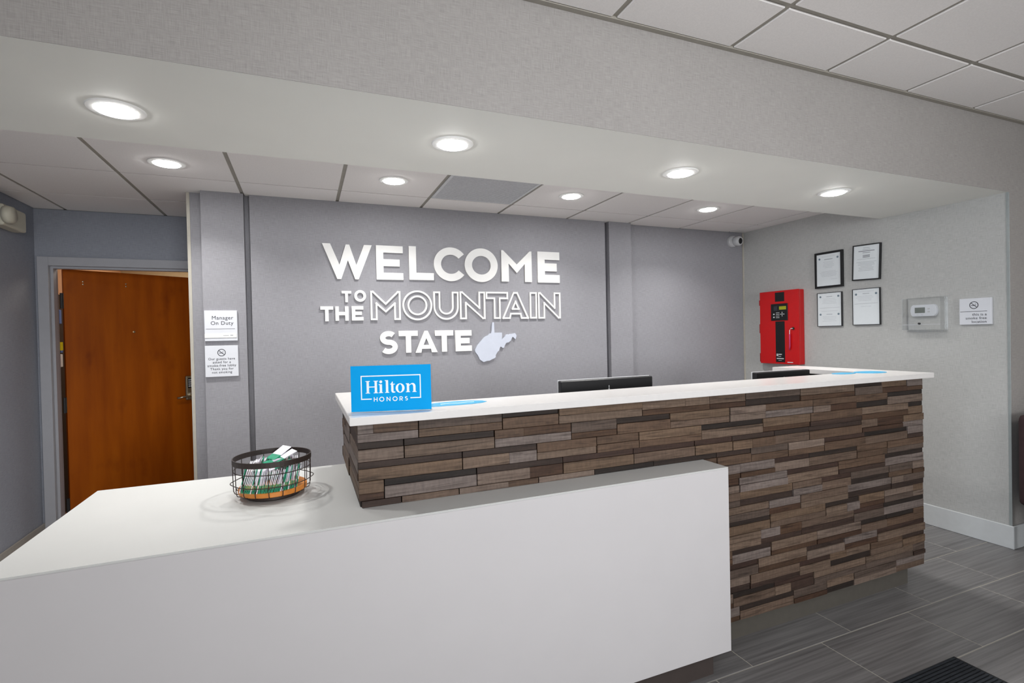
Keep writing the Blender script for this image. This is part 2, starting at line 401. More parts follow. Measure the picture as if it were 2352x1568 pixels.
# ------------------------------------------------------------------ front desk: low white desk
YD, XDR, XDL = 1.569, 1.5695, -.735
dk = thing('service_desk', 'low white laminate desk in front of the plank counter', 'desk', (0, 1.6, 0))
def P(bm): bmesh.ops.translate(bm, verts=bm.verts, vec=(0, -1.6, 0)); return bm
bm = bmesh.new()
out = [(XDL, YD), (XDR, YD), (XDR, 1.712), (.157, 1.712), (.157, 2.357), (XDL, 2.357)]
lo = [bm.verts.new((x, y, ZD-.006)) for x, y in out]; hi = [bm.verts.new((x, y, ZD)) for x, y in out]
bm.faces.new(lo[::-1]); bm.faces.new(hi)
for i in range(6): bm.faces.new((lo[i], lo[(i+1) % 6], hi[(i+1) % 6], hi[i]))
bmesh.ops.bevel(bm, geom=[e for e in bm.edges], offset=.0018, segments=2, affect='EDGES')
obj('desk_top', P(bm), DESKT, dk)
obj('front_panel', P(B(XDL, XDR, YD+.0006, YD+.03, .109, ZD-.0062, bevel=.0015)), WHITE, dk)
obj('side_panel', P(B(XDR-.03, XDR-.0006, YD+.0302, 1.696, .109, ZD-.0062, bevel=.0012)), WHITE, dk)
obj('side_panel', P(B(XDL+.0006, XDL+.03, YD+.0302, 2.35, .109, ZD-.0062, bevel=.0012)), WHITE, dk)
obj('back_panel', P(B(XDL+.03, .146, 2.32, 2.35, .109, ZD-.0062)), WHITE, dk)
obj('kick_board', P(B(XDL+.05, XDR-.052, 1.616, 1.64, 0, .11)), KICK2, dk)
obj('kick_board', P(B(XDL+.05, .14, 2.28, 2.30, 0, .11)), KICK2, dk)

# ------------------------------------------------------------------ plank clad counter
XB0, XB1, YB0 = .150, 3.078, 1.705
ct = thing('reception_counter', 'tall reception counter clad in rough dark wood planks with white quartz top', 'counter', (0, YB0, 0))
def Q(bm): bmesh.ops.translate(bm, verts=bm.verts, vec=(0, -YB0, 0)); return bm
X0, X1, Y0, YI, Y1 = .124, 3.111, 1.667, 1.920, 2.482
bm = bmesh.new()
out = [(X0, Y0), (X1, Y0), (X1, Y1), (X1-.235, Y1), (X1-.235, YI), (X0+.235, YI), (X0+.235, Y1), (X0, Y1)]
lo = [bm.verts.new((x, y, ZSB)) for x, y in out]; hi = [bm.verts.new((x, y, ZCT)) for x, y in out]
bm.faces.new(lo[::-1]); bm.faces.new(hi)
for i in range(8): bm.faces.new((lo[i], lo[(i+1) % 8], hi[(i+1) % 8], hi[i]))
bmesh.ops.bevel(bm, geom=[e for e in bm.edges], offset=.0015, segments=2, affect='EDGES')
obj('counter_top', Q(bm), QUARTZ, ct)
bm = B(XB0+.014, XB1-.002, YB0+.014, 1.88, .118, ZSB)
box(bm, XB0+.014, XB0+.18, 1.88, 2.45, .118, ZSB); box(bm, XB1-.18, XB1-.002, 1.88, 2.45, .118, ZSB)
obj('carcass', Q(bm), BACKER, ct)
bm = B(1.4, XB1-.05, 1.762, 1.86, 0, .119); box(bm, XB1-.16, XB1-.05, 1.86, 2.42, 0, .119)
obj('kick_board', Q(bm), KICK, ct)
obj('work_surface', Q(B(XB0+.19, XB1-.19, 1.9, 2.6, .72, .75)), WHITE, ct)
rp = random.Random(11)
H = .0632; NC = 16
TONES = {'mid': [(104, 87, 74), (96, 79, 67), (109, 94, 84), (88, 69, 55), (101, 82, 66), (110, 99, 94), (84, 71, 63)],
         'dark': [(44, 34, 29), (54, 41, 35), (37, 29, 25), (60, 43, 36)], 'brown': [(66, 46, 34), (58, 43, 36), (74, 54, 40)]}
def plank(a, b, z0, z1, d, tone, side=None):
    if b-a < .012 or z1-z0 < .004: return
    bv = min(.0008, (z1-z0)*.2)
    if side is None: bm = B(a, b, YB0+.006-d, YB0+.0138, z0, z1, bevel=bv)
    elif side == 'L': bm = B(XB0+.006-d, XB0+.0138, a, b, z0, z1, bevel=bv)
    else: bm = B(XB1-.0018, XB1+.004+d, a, b, z0, z1, bevel=bv)
    o = obj('plank', Q(bm), PLANK, ct)
    c = rp.choice(TONES[tone]); k = rp.uniform(.9, 1.1); q = srgb(*c); o.color = (q[0]*k, q[1]*k, q[2]*k, 1)
def block(a, b, z0, z1, d0, side, cut):
    """one clad block: two strips of different height, tone and depth, its left end standing clear of its neighbour"""
    u = rp.random()
    if u < .36: hs, tn = (.36, .64), ('dark', 'mid')
    elif u < .62: hs, tn = (.56, .44), ('mid', rp.choice(('brown', 'dark', 'mid')))
    elif u < .82: hs, tn = (.5, .5), ('mid', 'mid')
    else: hs, tn = (.64, .36), ('mid', 'brown')
    zt = z1; h = z1-z0
    for f, t in zip(hs, tn):
        zb = zt-f*h
        d = d0+(rp.choice((0, .001)) if t == 'dark' else rp.choice((.002, .0035, .005, .0065)))
        if t == 'mid' and b-a > .24 and rp.random() < .22:      # two shorter strips butted together
            m_ = a+(b-a)*rp.uniform(.35, .65)
            cut(a+.0028, m_, zb+.0006, zt-.0006, d, t, side); a_ = m_; d += rp.choice((-.0016, .0012)); t = rp.choice(('mid', 'mid', 'brown'))
        else: a_ = a+.0028
        cut(a_, b-.0004, zb+.0006, zt-.0006, d, t, side)
        zt = zb
def cut_front(a, b, z0, z1, d, t, side):
    if b <= XB0+.01: return
    a = max(a, XB0+.0006)
    if a < XDR+.004 and z0 < ZD+.0006:      # only the part standing above or beside the low desk is clad
        if z1 > ZD+.006: plank(a, b, ZD+.0006, z1, d, t)
        elif b > XDR+.02: plank(max(a, XDR+.0012), b, z0, z1, d, t)
        return
    plank(a, b, z0, z1, d, t)
def cut_left(a, b, z0, z1, d, t, side):
    z0 = max(z0, ZD+.0006)
    plank(a, b, z0, z1, d, t, 'L')
ends = bmesh.new()
for c in range(NC):
    zt = ZSB-c*H; x = XB0-rp.uniform(0, .22)
    while x < XB1:
        e = min(x+rp.uniform(.19, .38), XB1+.001)
        if XB1-e < .06: e = XB1+.001
        block(x, e, zt-H, zt-.0002, rp.uniform(0, .004), None, cut_front); x = e
    if zt-H > ZD-H:
        y = YB0+.0142
        while y < 2.45:
            e = min(y+rp.uniform(.26, .42), 2.45)
            if 2.45-e < .06: e = 2.45
            block(y, e, zt-H, zt-.0002, rp.uniform(0, .003), 'L', cut_left); y = e
    y = YB0+.0142
    box(ends, XB1-.0018, XB1+.004+rp.choice((0, .002, .004, .006)), y, 2.45, zt-H+.0006, zt-.0008)

eo = tag(obj('end_cladding', Q(ends), PLANK, ct), kind='stuff'); eo.color = srgb(92, 76, 64)

# ------------------------------------------------------------------ raised letters
def arc(cx, cy, rx, ry, a0, a1, n=28):
    return [(cx+rx*math.cos(R(a0+(a1-a0)*i/n)), cy+ry*math.sin(R(a0+(a1-a0)*i/n))) for i in range(n+1)]
def band(path, wd):
    """thicken an open polyline into one loop"""
    L_, R_ = [], []
    n = len(path)
    for i, p in enumerate(path):
        a = path[max(i-1, 0)]; b = path[min(i+1, n-1)]
        dx, dy = b[0]-a[0], b[1]-a[1]; l = math.hypot(dx, dy) or 1
        nx, ny = -dy/l*wd/2, dx/l*wd/2
        L_.append((p[0]+nx, p[1]+ny)); R_.append((p[0]-nx, p[1]-ny))
    return L_+R_[::-1]
def s_path(w, h, s):
    rx, r1, r2 = (w-s)/2, (h-s)/4*.96, (h-s)/4*1.04
    p = arc(w/2, h-s/2-r1, rx*.93, r1, 38, 270, 30)
    p += arc(w/2, s/2+r2, rx, r2, 90, -142, 30)[1:]
    return p
def glyph(ch, w, h, s):
    t = min(s/w, .45); q = min(s/h, .45)
    def sc(l): return [(x*w, y*h) for x, y in l]
    if ch == 'I': return [sc([(0, 0), (1, 0), (1, 1), (0, 1)])]
    if ch == 'L': return [sc([(0, 0), (1, 0), (1, q), (t, q), (t, 1), (0, 1)])]
    if ch == 'E': return [sc([(0, 0), (1, 0), (1, q), (t, q), (t, .5-q/2), (.87, .5-q/2), (.87, .5+q/2), (t, .5+q/2), (t, 1-q), (1, 1-q), (1, 1), (0, 1)])]
    if ch == 'T': return [sc([(.5-t/2, 0), (.5+t/2, 0), (.5+t/2, 1-q), (1, 1-q), (1, 1), (0, 1), (0, 1-q), (.5-t/2, 1-q)])]
    if ch == 'H': return [sc([(0, 0), (t, 0), (t, .5-q/2), (1-t, .5-q/2), (1-t, 0), (1, 0), (1, 1), (1-t, 1), (1-t, .5+q/2), (t, .5+q/2), (t, 1), (0, 1)])]
    if ch == 'W': return [sc([(0, 1), (.16, 1), (.335, .41), (.468, .99), (.54, .99), (.675, .41), (.84, 1), (1, 1), (.715, 0), (.645, 0), (.505, .54), (.365, 0), (.285, 0)])]
    if ch == 'M': return [sc([(0, 0), (0, 1), (.06, 1), (.5, .56), (.94, 1), (1, 1), (1, 0), (1-t, 0), (1-t, .58), (.5, .28), (t, .58), (t, 0)])]
    if ch == 'N': return [sc([(0, 0), (0, 1), (.07, 1), (1-t, .40), (1-t, 1), (1, 1), (1, 0), (.93, 0), (t, .60), (t, 0)])]
    if ch == 'A': return [sc([(0, 0), (.43, 1), (.57, 1), (1, 0), (1-t*1.12, 0), (.70, .17), (.30, .17), (t*1.12, 0)]), sc([(.375, .35), (.625, .35), (.5, .66)])]
    if ch == 'O': return [arc(w/2, h/2, w/2, h/2, 0, 360, 60)[:-1], arc(w/2, h/2, w/2-s, h/2-s, 0, 360, 60)[:-1]]
    if ch == 'C':
        rx = h/2*1.03; return [arc(rx, h/2, rx, h/2, 38, 322, 48)+arc(rx, h/2, rx-s, h/2-s, 322, 38, 48)]
    if ch == 'U':
        ro = w/2; return [[(0, h), (0, ro)]+arc(ro, ro, ro, ro, 180, 360, 24)+[(w, h), (w-s, h)]+arc(ro, ro, ro-s, ro-s, 0, -180, 24)+[(s, h)]]
    if ch == 'S': return [band(s_path(w, h, s), s)]
def ring(loop, t):
    """closed band of width t centred on a loop"""
    loop = [p for i, p in enumerate(loop) if math.dist(p, loop[i-1]) > 1e-5]
    n = len(loop); A, C = [], []
    for i in range(n):
        p0, p, p1 = (Vector(loop[k % n]) for k in (i-1, i, i+1))
        a = (p-p0).normalized(); b = (p1-p).normalized()
        n1, n2 = Vector((-a.y, a.x)), Vector((-b.y, b.x)); m = (n1+n2).normalized(); q = t/2/max(m.dot(n1), .35)
        A.append(tuple(p+m*q)); C.append(tuple(p-m*q))
    return [A, C]
def outline_mesh(loops, t, d):
    bm = bmesh.new()
    for lp in loops:
        n = len(lp)
        if n > 20:
            me = extrude_loops(ring(lp, t), d); bm.from_mesh(me); bpy.data.meshes.remove(me); continue
        for i in range(n):
            a, b = Vector(lp[i]), Vector(lp[(i+1) % n]); v_ = b-a; L_ = v_.length
            if L_ < 1e-5: continue
            m = Matrix.Translation((a.x, 0, a.y)) @ Matrix.Rotation(-math.atan2(v_.y, v_.x), 4, 'Y')
            k = 2 if i == n-1 else i % 2
            nb = len(bm.verts); box(bm, -t/2+k*.0002, L_+t/2-k*.0002, -d-k*.00025, -k*.0001, -t/2+k*.00005, t/2-k*.00005); bm.verts.ensure_lookup_table()
            bmesh.ops.transform(bm, matrix=m, verts=bm.verts[nb:])
    me = bpy.data.meshes.new('letter'); bm.to_mesh(me); bm.free(); return me
LETTERS = [] # LETTER_TABLE
def letter(ch, x0, x1, z0, z1, s, label, outlined=False):
    w, h = x1-x0, z1-z0; D = .016
    if outlined:
        t = .0128; ww, hh = w-t, h-t
        if ch == 'O': lp = [arc(ww/2, hh/2, ww/2, hh/2, 0, 360, 48)[:-1], arc(ww/2, hh/2, ww/2-s+t, hh/2-s+t, 0, 360, 48)[:-1]]
        elif ch == 'A': lp = glyph('A', ww, hh, s-t*.6); lp[1] = [(x*ww, z*hh) for x, z in ((.37, .36), (.63, .36), (.5, .66))]
        else: lp = glyph(ch, ww, hh, s-t)
        me = outline_mesh(lp, t, D); ox = t/2
        me.transform(Matrix.Translation((ox, 0, ox)))
    else: me = extrude_loops(glyph(ch, w, h, s), D)
    o = put('letter', me, LETW, None, (x0, YPAN-.0004, z0)); tag(o, label, 'letter', 'raised letters of the welcome sign')

#LETTERCALLS
letter('W', 0.1270, 0.4630, 1.8270, 2.0740, 0.0480, 'white solid raised letter W in the word WELCOME', False)
letter('E', 0.4920, 0.6840, 1.8290, 2.0760, 0.0507, 'white solid raised letter E (first of two) in the word WELCOME', False)
letter('L', 0.7280, 0.9130, 1.8320, 2.0810, 0.0534, 'white solid raised letter L in the word WELCOME', False)
letter('C', 0.9140, 1.1390, 1.8280, 2.0850, 0.0558, 'white solid raised letter C in the word WELCOME', False)
letter('O', 1.1560, 1.4270, 1.8260, 2.0880, 0.0585, 'white solid raised letter O in the word WELCOME', False)
letter('M', 1.4590, 1.7220, 1.8340, 2.0820, 0.0619, 'white solid raised letter M in the word WELCOME', False)
letter('E', 1.7750, 1.9760, 1.8320, 2.0850, 0.0652, 'white solid raised letter E (second of two) in the word WELCOME', False)
letter('T', 0.2490, 0.3140, 1.6640, 1.7440, 0.0185, 'white solid raised letter T in the word TO', False)
letter('O', 0.3340, 0.4150, 1.6680, 1.7510, 0.0186, 'white solid raised letter O in the word TO', False)
letter('T', 0.1060, 0.1900, 1.5310, 1.6350, 0.0233, 'white solid raised letter T in the word THE', False)
letter('H', 0.2040, 0.2930, 1.5340, 1.6350, 0.0238, 'white solid raised letter H in the word THE', False)
letter('E', 0.3140, 0.3940, 1.5350, 1.6370, 0.0245, 'white solid raised letter E in the word THE', False)
letter('M', 0.4440, 0.6590, 1.5360, 1.7470, 0.0481, 'white outlined raised letter M in the word MOUNTAIN', True)
letter('O', 0.6720, 0.8950, 1.5320, 1.7540, 0.0504, 'white outlined raised letter O in the word MOUNTAIN', True)
letter('U', 0.9050, 1.1010, 1.5340, 1.7480, 0.0527, 'white outlined raised letter U in the word MOUNTAIN', True)
letter('N', 1.1100, 1.3170, 1.5370, 1.7510, 0.0549, 'white outlined raised letter N (first of two) in the word MOUNTAIN', True)
letter('T', 1.3220, 1.5100, 1.5380, 1.7510, 0.0570, 'white outlined raised letter T in the word MOUNTAIN', True)
letter('A', 1.4590, 1.6880, 1.5370, 1.7510, 0.0588, 'white outlined raised letter A in the word MOUNTAIN', True)
letter('I', 1.6980, 1.7620, 1.5380, 1.7520, 0.0608, 'white outlined raised letter I in the word MOUNTAIN', True)
letter('N', 1.7730, 1.9790, 1.5370, 1.7520, 0.0618, 'white outlined raised letter N (second of two) in the word MOUNTAIN', True)
letter('S', 0.5020, 0.6310, 1.2880, 1.4560, 0.0379, 'white solid raised letter S in the word STATE', False)
letter('T', 0.6400, 0.7800, 1.2940, 1.4560, 0.0394, 'white solid raised letter T (first of two) in the word STATE', False)
letter('A', 0.7590, 0.9280, 1.2910, 1.4540, 0.0405, 'white solid raised letter A in the word STATE', False)
letter('T', 0.9100, 1.0520, 1.2920, 1.4550, 0.0412, 'white solid raised letter T (second of two) in the word STATE', False)
letter('E', 1.0680, 1.1990, 1.2920, 1.4530, 0.0427, 'white solid raised letter E in the word STATE', False)
WV = [(1.371, 1.511), (1.385, 1.511), (1.388, 1.43), (1.451, 1.429), (1.452, 1.407), (1.448, 1.373), (1.46, 1.385), (1.476, 1.397), (1.484, 1.412), (1.499, 1.415), (1.507, 1.41), (1.522, 1.418), (1.542, 1.418), (1.563, 1.423), (1.571, 1.413), (1.576, 1.401), (1.567, 1.373), (1.557, 1.38), (1.544, 1.394), (1.535, 1.385), (1.526, 1.364), (1.507, 1.351), (1.485, 1.346), (1.474, 1.328), (1.466, 1.309), (1.453, 1.307), (1.439, 1.319), (1.431, 1.31), (1.423, 1.287), (1.411, 1.278), (1.394, 1.251), (1.394, 1.236), (1.381, 1.227), (1.369, 1.223), (1.341, 1.21), (1.322, 1.209), (1.292, 1.201), (1.278, 1.21), (1.261, 1.223), (1.254, 1.241), (1.243, 1.26), (1.233, 1.273), (1.226, 1.284), (1.224, 1.302), (1.234, 1.316), (1.245, 1.337), (1.257, 1.348), (1.265, 1.359), (1.278, 1.37), (1.285, 1.379), (1.299, 1.393), (1.314, 1.402), (1.336, 1.411), (1.346, 1.422), (1.36, 1.427), (1.365, 1.447)]
o = put('state_silhouette', extrude_loops([[(x, z) for x, z in WV]], .016), MAPB, None, (0, YPAN-.0004, 0)); tag(o, 'pale silver raised cutout of a state map beside the word STATE', 'wall decor')

# ------------------------------------------------------------------ door with frame
fr = struct('door_1', B(-1.735, -1.672, YDW-.016, YDW-.0004, 0, 2.035, bevel=.002), FRAME)
bm = B(-1.672, -.70, YDW-.016, YDW-.0004, 1.972, 2.035, bevel=.002); obj('frame_head', bm, FRAME, fr)
bm = B(-1.7, -1.672, YDW, YDW+.135, 0, 1.99); box(bm, -1.672, -1.656, YDW+.02, YDW+.07, 0, 1.972); obj('frame_jamb', bm, FRAME, fr)
bm = B(-1.672, -.70, YDW, YDW+.135, 1.972, 1.99); box(bm, -1.656, -.72, YDW+.02, YDW+.07, 1.956, 1.972); obj('frame_head', bm, FRAME, fr)
bm = B(-.72, -.69, YDW, YDW+.135, 0, 1.972); obj('frame_jamb', bm, FRAME, fr)
HX, HY, ANG = -1.655, 4.775, R(29.5)
lf = tag(obj('door_leaf', B(0, .90, 0, .044, .012, 1.972, bevel=.0015), DOORW, None, loc=(HX, HY, 0)), 'varnished orange brown wood door standing ajar into the back room', 'door')
lf.rotation_euler = (0, 0, ANG)
def leafpart(name, bm, m, **k): return obj(name, bm, m, lf, **k)
lk = leafpart('keypad_lock', B(.785, .862, -.022, -.0005, .905, 1.115, bevel=.012, seg=3), NICKEL)
bm = bmesh.new()
for r_ in range(4):
    for c_ in range(3):
        if r_ == 3 and c_ != 1: pass
        box(bm, .806+c_*.013, .815+c_*.013, -.0245, -.021, 1.085-r_*.018-.011, 1.085-r_*.018, bevel=.001)
obj('keypad_button', bm, SIGNW, lk)
obj('key_panel', B(.800, .848, -.0235, -.0215, 1.010, 1.095), BLACKP, lk)
bm = lathe(bmesh.new(), [(.03, 0), (.03, .014), (.015, .018), (.012, .05), (.0001, .05)], 24, 'y', (.826, -.02, .945))
obj('lever_rose', bm, NICKEL, lk, smooth=False)
bm = tube(bmesh.new(), [(.826, -.066, .945), (.80, -.068, .944), (.75, -.068, .940), (.705, -.062, .934)], .0095, 10)
obj('lever_handle', bm, NICKEL, lk, smooth=True)
leafpart('peephole', lathe(bmesh.new(), [(.009, 0), (.009, .003), (.005, .004), (.0001, .0035)], 18, 'y', (.43, -.0005, 1.50)), BRASS)
for x in (.115, .385):
    for z in (1.885, 1.865):
        leafpart('screw_head', lathe(bmesh.new(), [(.006, 0), (.005, .002), (.0001, .0026)], 12, 'y', (x, -.0002, z)), NICKEL)
for z in (1.735, .955, .20):
    hb = lathe(bmesh.new(), [(.009, 0), (.009, .115)], 14, 'z', (-.012, .008, z-.057))
    box(hb, -.012, .002, .006, .0105, z-.057, z+.058)
    leafpart('hinge', hb, DGREY)
# things hanging on the wall of the back room, seen in the gap
def hang(name, y, z0, z1, wd, m, label, cat):
    o = obj(name, B(XL-.0118, XL-.0118+wd, y-.022, y+.022, z0, z1, bevel=.003), m); tag(o, label, cat)
    return o
tag(obj('latch_tag', B(-1.702, -1.658, 4.744, 4.750, 1.366, 1.428, bevel=.002), YEL), 'yellow plastic tag hanging on the hinge side of the door frame', 'tag')
hang('folder', 4.98, 1.57, 1.68, .012, BLUED, 'narrow blue and white holder on the back room wall above the yellow tag', 'holder')
hang('folder', 4.98, 1.345, 1.39, .014, BLUED, 'small blue holder on the back room wall just below the yellow tag', 'holder')
hang('clip_holder', 4.98, 1.235, 1.335, .012, SIGNW, 'white clip on the back room wall level with the door lock', 'clip')

# ------------------------------------------------------------------ wall signs left
def no_smoking(cx, cz, r, parent, name='no_smoking_mark'):
    bm = bmesh.new(); n = 36
    o1 = [bm.verts.new((cx+r*math.cos(2*math.pi*i/n), -.0007, cz+r*math.sin(2*math.pi*i/n))) for i in range(n)]
    i1 = [bm.verts.new((cx+r*.83*math.cos(2*math.pi*i/n), -.0007, cz+r*.83*math.sin(2*math.pi*i/n))) for i in range(n)]
    for i in range(n): bm.faces.new((o1[i], o1[(i+1) % n], i1[(i+1) % n], i1[i]))
    def bar(a, b, wd):
        a, b = Vector(a), Vector(b); d = (b-a).normalized(); nn = Vector((-d.y, d.x))*wd/2
        bm.faces.new([bm.verts.new((cx+p.x*r, -.0008, cz+p.y*r)) for p in (a-nn, b-nn, b+nn, a+nn)])
    bar((-.66, .6), (.66, -.6), .15)
    bar((-.62, -.1), (.15, -.1), .15); bar((.22, -.1), (.36, -.1), .15)
    bar((.2, .12), (.42, .2), .09); bar((.42, .2), (.36, .42), .07)
    return obj(name, bm, INK, parent)
SX = -.497
s1 = thing('wall_sign', 'white square wall sign reading Manager On Duty with a name strip', 'sign', (SX, YP-.0005, 1.508), group='small square wall signs')
obj('sign_plate', B(-.093, .093, -.016, 0, -.098, .098, bevel=.0015), SIGNW, s1)
me = text_mesh('Manager\nOn Duty', .0335, 'RIGHT', spacing=1.08, line=1.02); put('lettering', me, INK, s1, (.071, -.0164, .040))
obj('rule_line', B(-.085, .079, -.0168, -.0160, -.0215, -.0195), INK, s1)
nm = obj('name_strip', B(-.093, .088, -.020, -.0161, -.078, -.052, bevel=.001), LETW, s1)
put('lettering', text_mesh('name  text', .012, 'RIGHT'), INKL, nm, (.068, -.0204, -.070)) if False else None
bm = B(.012, .044, -.0206, -.0200, -.0655, -.0625); box(bm, .052, .068, -.0206, -.0200, -.0655, -.060); obj('faint_print', bm, INKL, nm)
s2 = thing('wall_sign', 'white square wall sign with smoke free lobby notice below the manager sign', 'sign', (SX-.001, YP-.0005, 1.2795), group='small square wall signs')
obj('sign_plate', B(-.094, .094, -.016, 0, -.1, .1, bevel=.0015), SIGNW, s2)
g_ = thing('mark', None, None); bpy.data.objects.remove(g_)
o = no_smoking(0, .055, .0235, s2); o.location = (0, -.0158, 0)
me = text_mesh('Our guests have\nasked for a\nsmoke-free lobby\nThank you for\nnot smoking', .0212, 'CENTER', spacing=1.08, line=1.02); put('lettering', me, INK, s2, (0, -.0164, .0085))

# ------------------------------------------------------------------ things on the right wall (face -X)
def wall_r(name, label, cat, y, z, group=None):
    t = thing(name, label, cat, (XR-.0006, y, z), R(-90), group); return t   # local +x runs towards -y (right in view), local -y out of the wall
fa = wall_r('fire_alarm_panel', 'red steel fire alarm control panel with black strip and key on the wall', 'alarm panel', 3.378, 1.425)
obj('cabinet', B(-.203, .203, -.052, 0, -.331, .331, bevel=.003), RED, fa)
obj('cabinet_door', B(-.205, .203, -.070, -.0525, -.333, .333, bevel=.004, seg=2), RED, fa)
for z0, z1 in ((.21, .26), (-.05, .035), (-.32, -.24)):
    obj('hinge', lathe(bmesh.new(), [(.007, z0), (.007, z1)], 12, 'z', (-.212, -.06, 0)), REDD, fa)
obj('black_strip', B(-.035, .062, -.0716, -.0702, .235, .318, bevel=.0005), BLACKP, fa)
obj('black_strip', B(-.034, .062, -.0716, -.0702, -.316, .055, bevel=.0005), BLACKP, fa)
cp = obj('control_display', B(-.078, .098, -.0765, -.0702, .062, .215, bevel=.003), BLACKP, fa)
obj('lcd_screen', B(.012, .084, -.0772, -.0766, .160, .190), LCD, cp)
bm = bmesh.new()
for k in range(4): box(bm, -.045, -.008, -.0772, -.0766, .186-k*.010, .190-k*.010)
obj('indicator_print', bm, plain('faint_print', srgb(70, 80, 90)), cp)
bm = bmesh.new()
for k in range(4): box(bm, -.022, .014, -.0772, -.0766, .130-k*.0145, .135-k*.0145)
for k in range(2): box(bm, -.052, -.036, -.0774, -.0766, .115-k*.027, .126-k*.027)
box(bm, .040, .046, -.0774, -.0766, .098, .140); box(bm, .022, .034, -.0774, -.0766, .116, .122); box(bm, .052, .066, -.0774, -.0766, .116, .122)
obj('control_button', bm, LGREY, cp)
bm = B(-.026, -.008, -.0724, -.0717, -.262, -.240); box(bm, -.004, .030, -.0724, -.0717, -.250, -.241); box(bm, -.006, .022, -.0724, -.0717, -.266, -.262)
box(bm, -.024, .050, -.0724, -.0717, -.288, -.279); box(bm, -.006, .028, -.0724, -.0717, -.302, -.299)
obj('white_marking', bm, LGREY, fa)
obj('sticker', B(.085, .142, -.0708, -.0701, -.318, -.311), SIGNW, fa)
kl = obj('lock', lathe(bmesh.new(), [(.012, .07), (.012, .078), (.0001, .079)], 18, 'y', (.150, 0, -.012)), BLACKM, fa)
obj('key_cord', tube(bmesh.new(), [(.150, -.080, -.012), (.135, -.085, -.012), (.124, -.085, -.03), (.122, -.084, -.07)], .0025, 8), INKW, kl)
obj('key_tag', tube(bmesh.new(), [(.122, -.083, -.062), (.121, -.082, -.12), (.120, -.081, -.17), (.114, -.080, -.20)], .006, 8), PINK, kl, smooth=True)

def frame(y0, y1, z0, z1, bw, label, m, tilt=0, seals=True, style=0):
    cy, cz, hw, hh = (y0+y1)/2, (z0+z1)/2, abs(y1-y0)/2, (z1-z0)/2
    t = wall_r('document_frame', label, 'frame', cy, cz, 'framed certificates'); t.rotation_euler = (0, tilt, R(-90))
    bm = bmesh.new()
    for a in ((-hw, hw, hh-bw, hh), (-hw, hw, -hh, -hh+bw), (-hw, -hw+bw, -hh+bw, hh-bw), (hw-bw, hw, -hh+bw, hh-bw)): box(bm, a[0], a[1], -.02, 0, a[2], a[3], bevel=.0012)
    obj('frame_border', bm, m, t)
    obj('paper', B(-hw+bw, hw-bw, -.014, -.002, -hh+bw, hh-bw), PAPER, t)
    bm = bmesh.new(); r_ = random.Random(int(cy*1000)+style)
    pw, ph = hw-bw, hh-bw
    def line(cx, z, L_, th): box(bm, cx-L_/2, cx+L_/2, -.0146, -.0140, z-th/2, z+th/2)
    if style == 0:
        line(0, ph*.84, pw*1.1, .0012); line(0, ph*.66, pw*.7, .006)
        for k in range(5): line(0, ph*(.5-.09*k), pw*r_.uniform(.5, 1.1), .0013)
        for k in range(5): line(0, ph*(-.1-.075*k), pw*r_.uniform(1.2, 1.6), .0013)
        line(pw*.45, -ph*.6, pw*.5, .0012)
    elif style == 1:
        line(0, ph*.86, pw*.5, .0022); line(-.0, ph*.76, pw*.6, .0022); line(0, ph*.67, pw*1.25, .005); line(0, ph*.57, pw*.6, .0035)
        for k in range(3): line(0, ph*(.42-.06*k), pw*.55, .004)
        line(0, ph*.2, pw*1.4, .0012)
        for k in range(7): line(0, ph*(.02-.085*k), pw*r_.uniform(.9, 1.6), .0014)
    elif style == 2:
        for o_ in (.78, -.3):
            line(0, ph*o_, pw*.5, .004)
            for k in range(4): line(0, ph*(o_-.14-.09*k), pw*r_.uniform(.9, 1.5), .0012)
        line(0, ph*.1, pw*1.7, .0015); line(0, -ph*.1, pw*1.4, .0012)
    else:
        line(0, ph*.86, pw*1.2, .0012); line(0, ph*.74, pw*.5, .004)
        for k in range(4): line(-.01, ph*(.6-.08*k), pw*r_.uniform(.7, 1.5), .0012)
        line(0, ph*.18, pw*1.75, .002); line(0, ph*.02, pw*.8, .0012)
    obj('print', bm, INKL if style != 1 else plain('grey_print', srgb(120, 122, 128)), t)
    if seals:
        bm = bmesh.new()
        for sx in (-.76, .76):
            for sz in ((.72,) if style != 2 else (.78, -.3)):
                lathe(bm, [(.0085, .0142), (.0085, .0150), (.0001, .0150)], 14, 'y', (sx*pw, 0, sz*ph))
        obj('seal_print', bm, plain('seal_ink', srgb(112, 128, 140)), t)
frame(3.0575, 2.8145, 1.745, 2.0455, .0175, 'certificate in a thick black frame, upper row nearest the fire alarm panel', BLACKP, 0, True, 0)
frame(2.7345, 2.5225, 1.776, 2.053, .0085, 'slightly crooked black framed letter with bold heading, upper row', BLACKP, R(2.0), False, 1)
frame(3.040, 2.8265, 1.423, 1.7055, .004, 'thin edged certificate with two headings, lower row nearest the fire alarm panel', DGREY, 0, True, 2)
frame(2.7385, 2.529, 1.4265, 1.711, .004, 'thin edged certificate, mostly blank, lower row nearest the thermostat', DGREY, 0, True, 3)

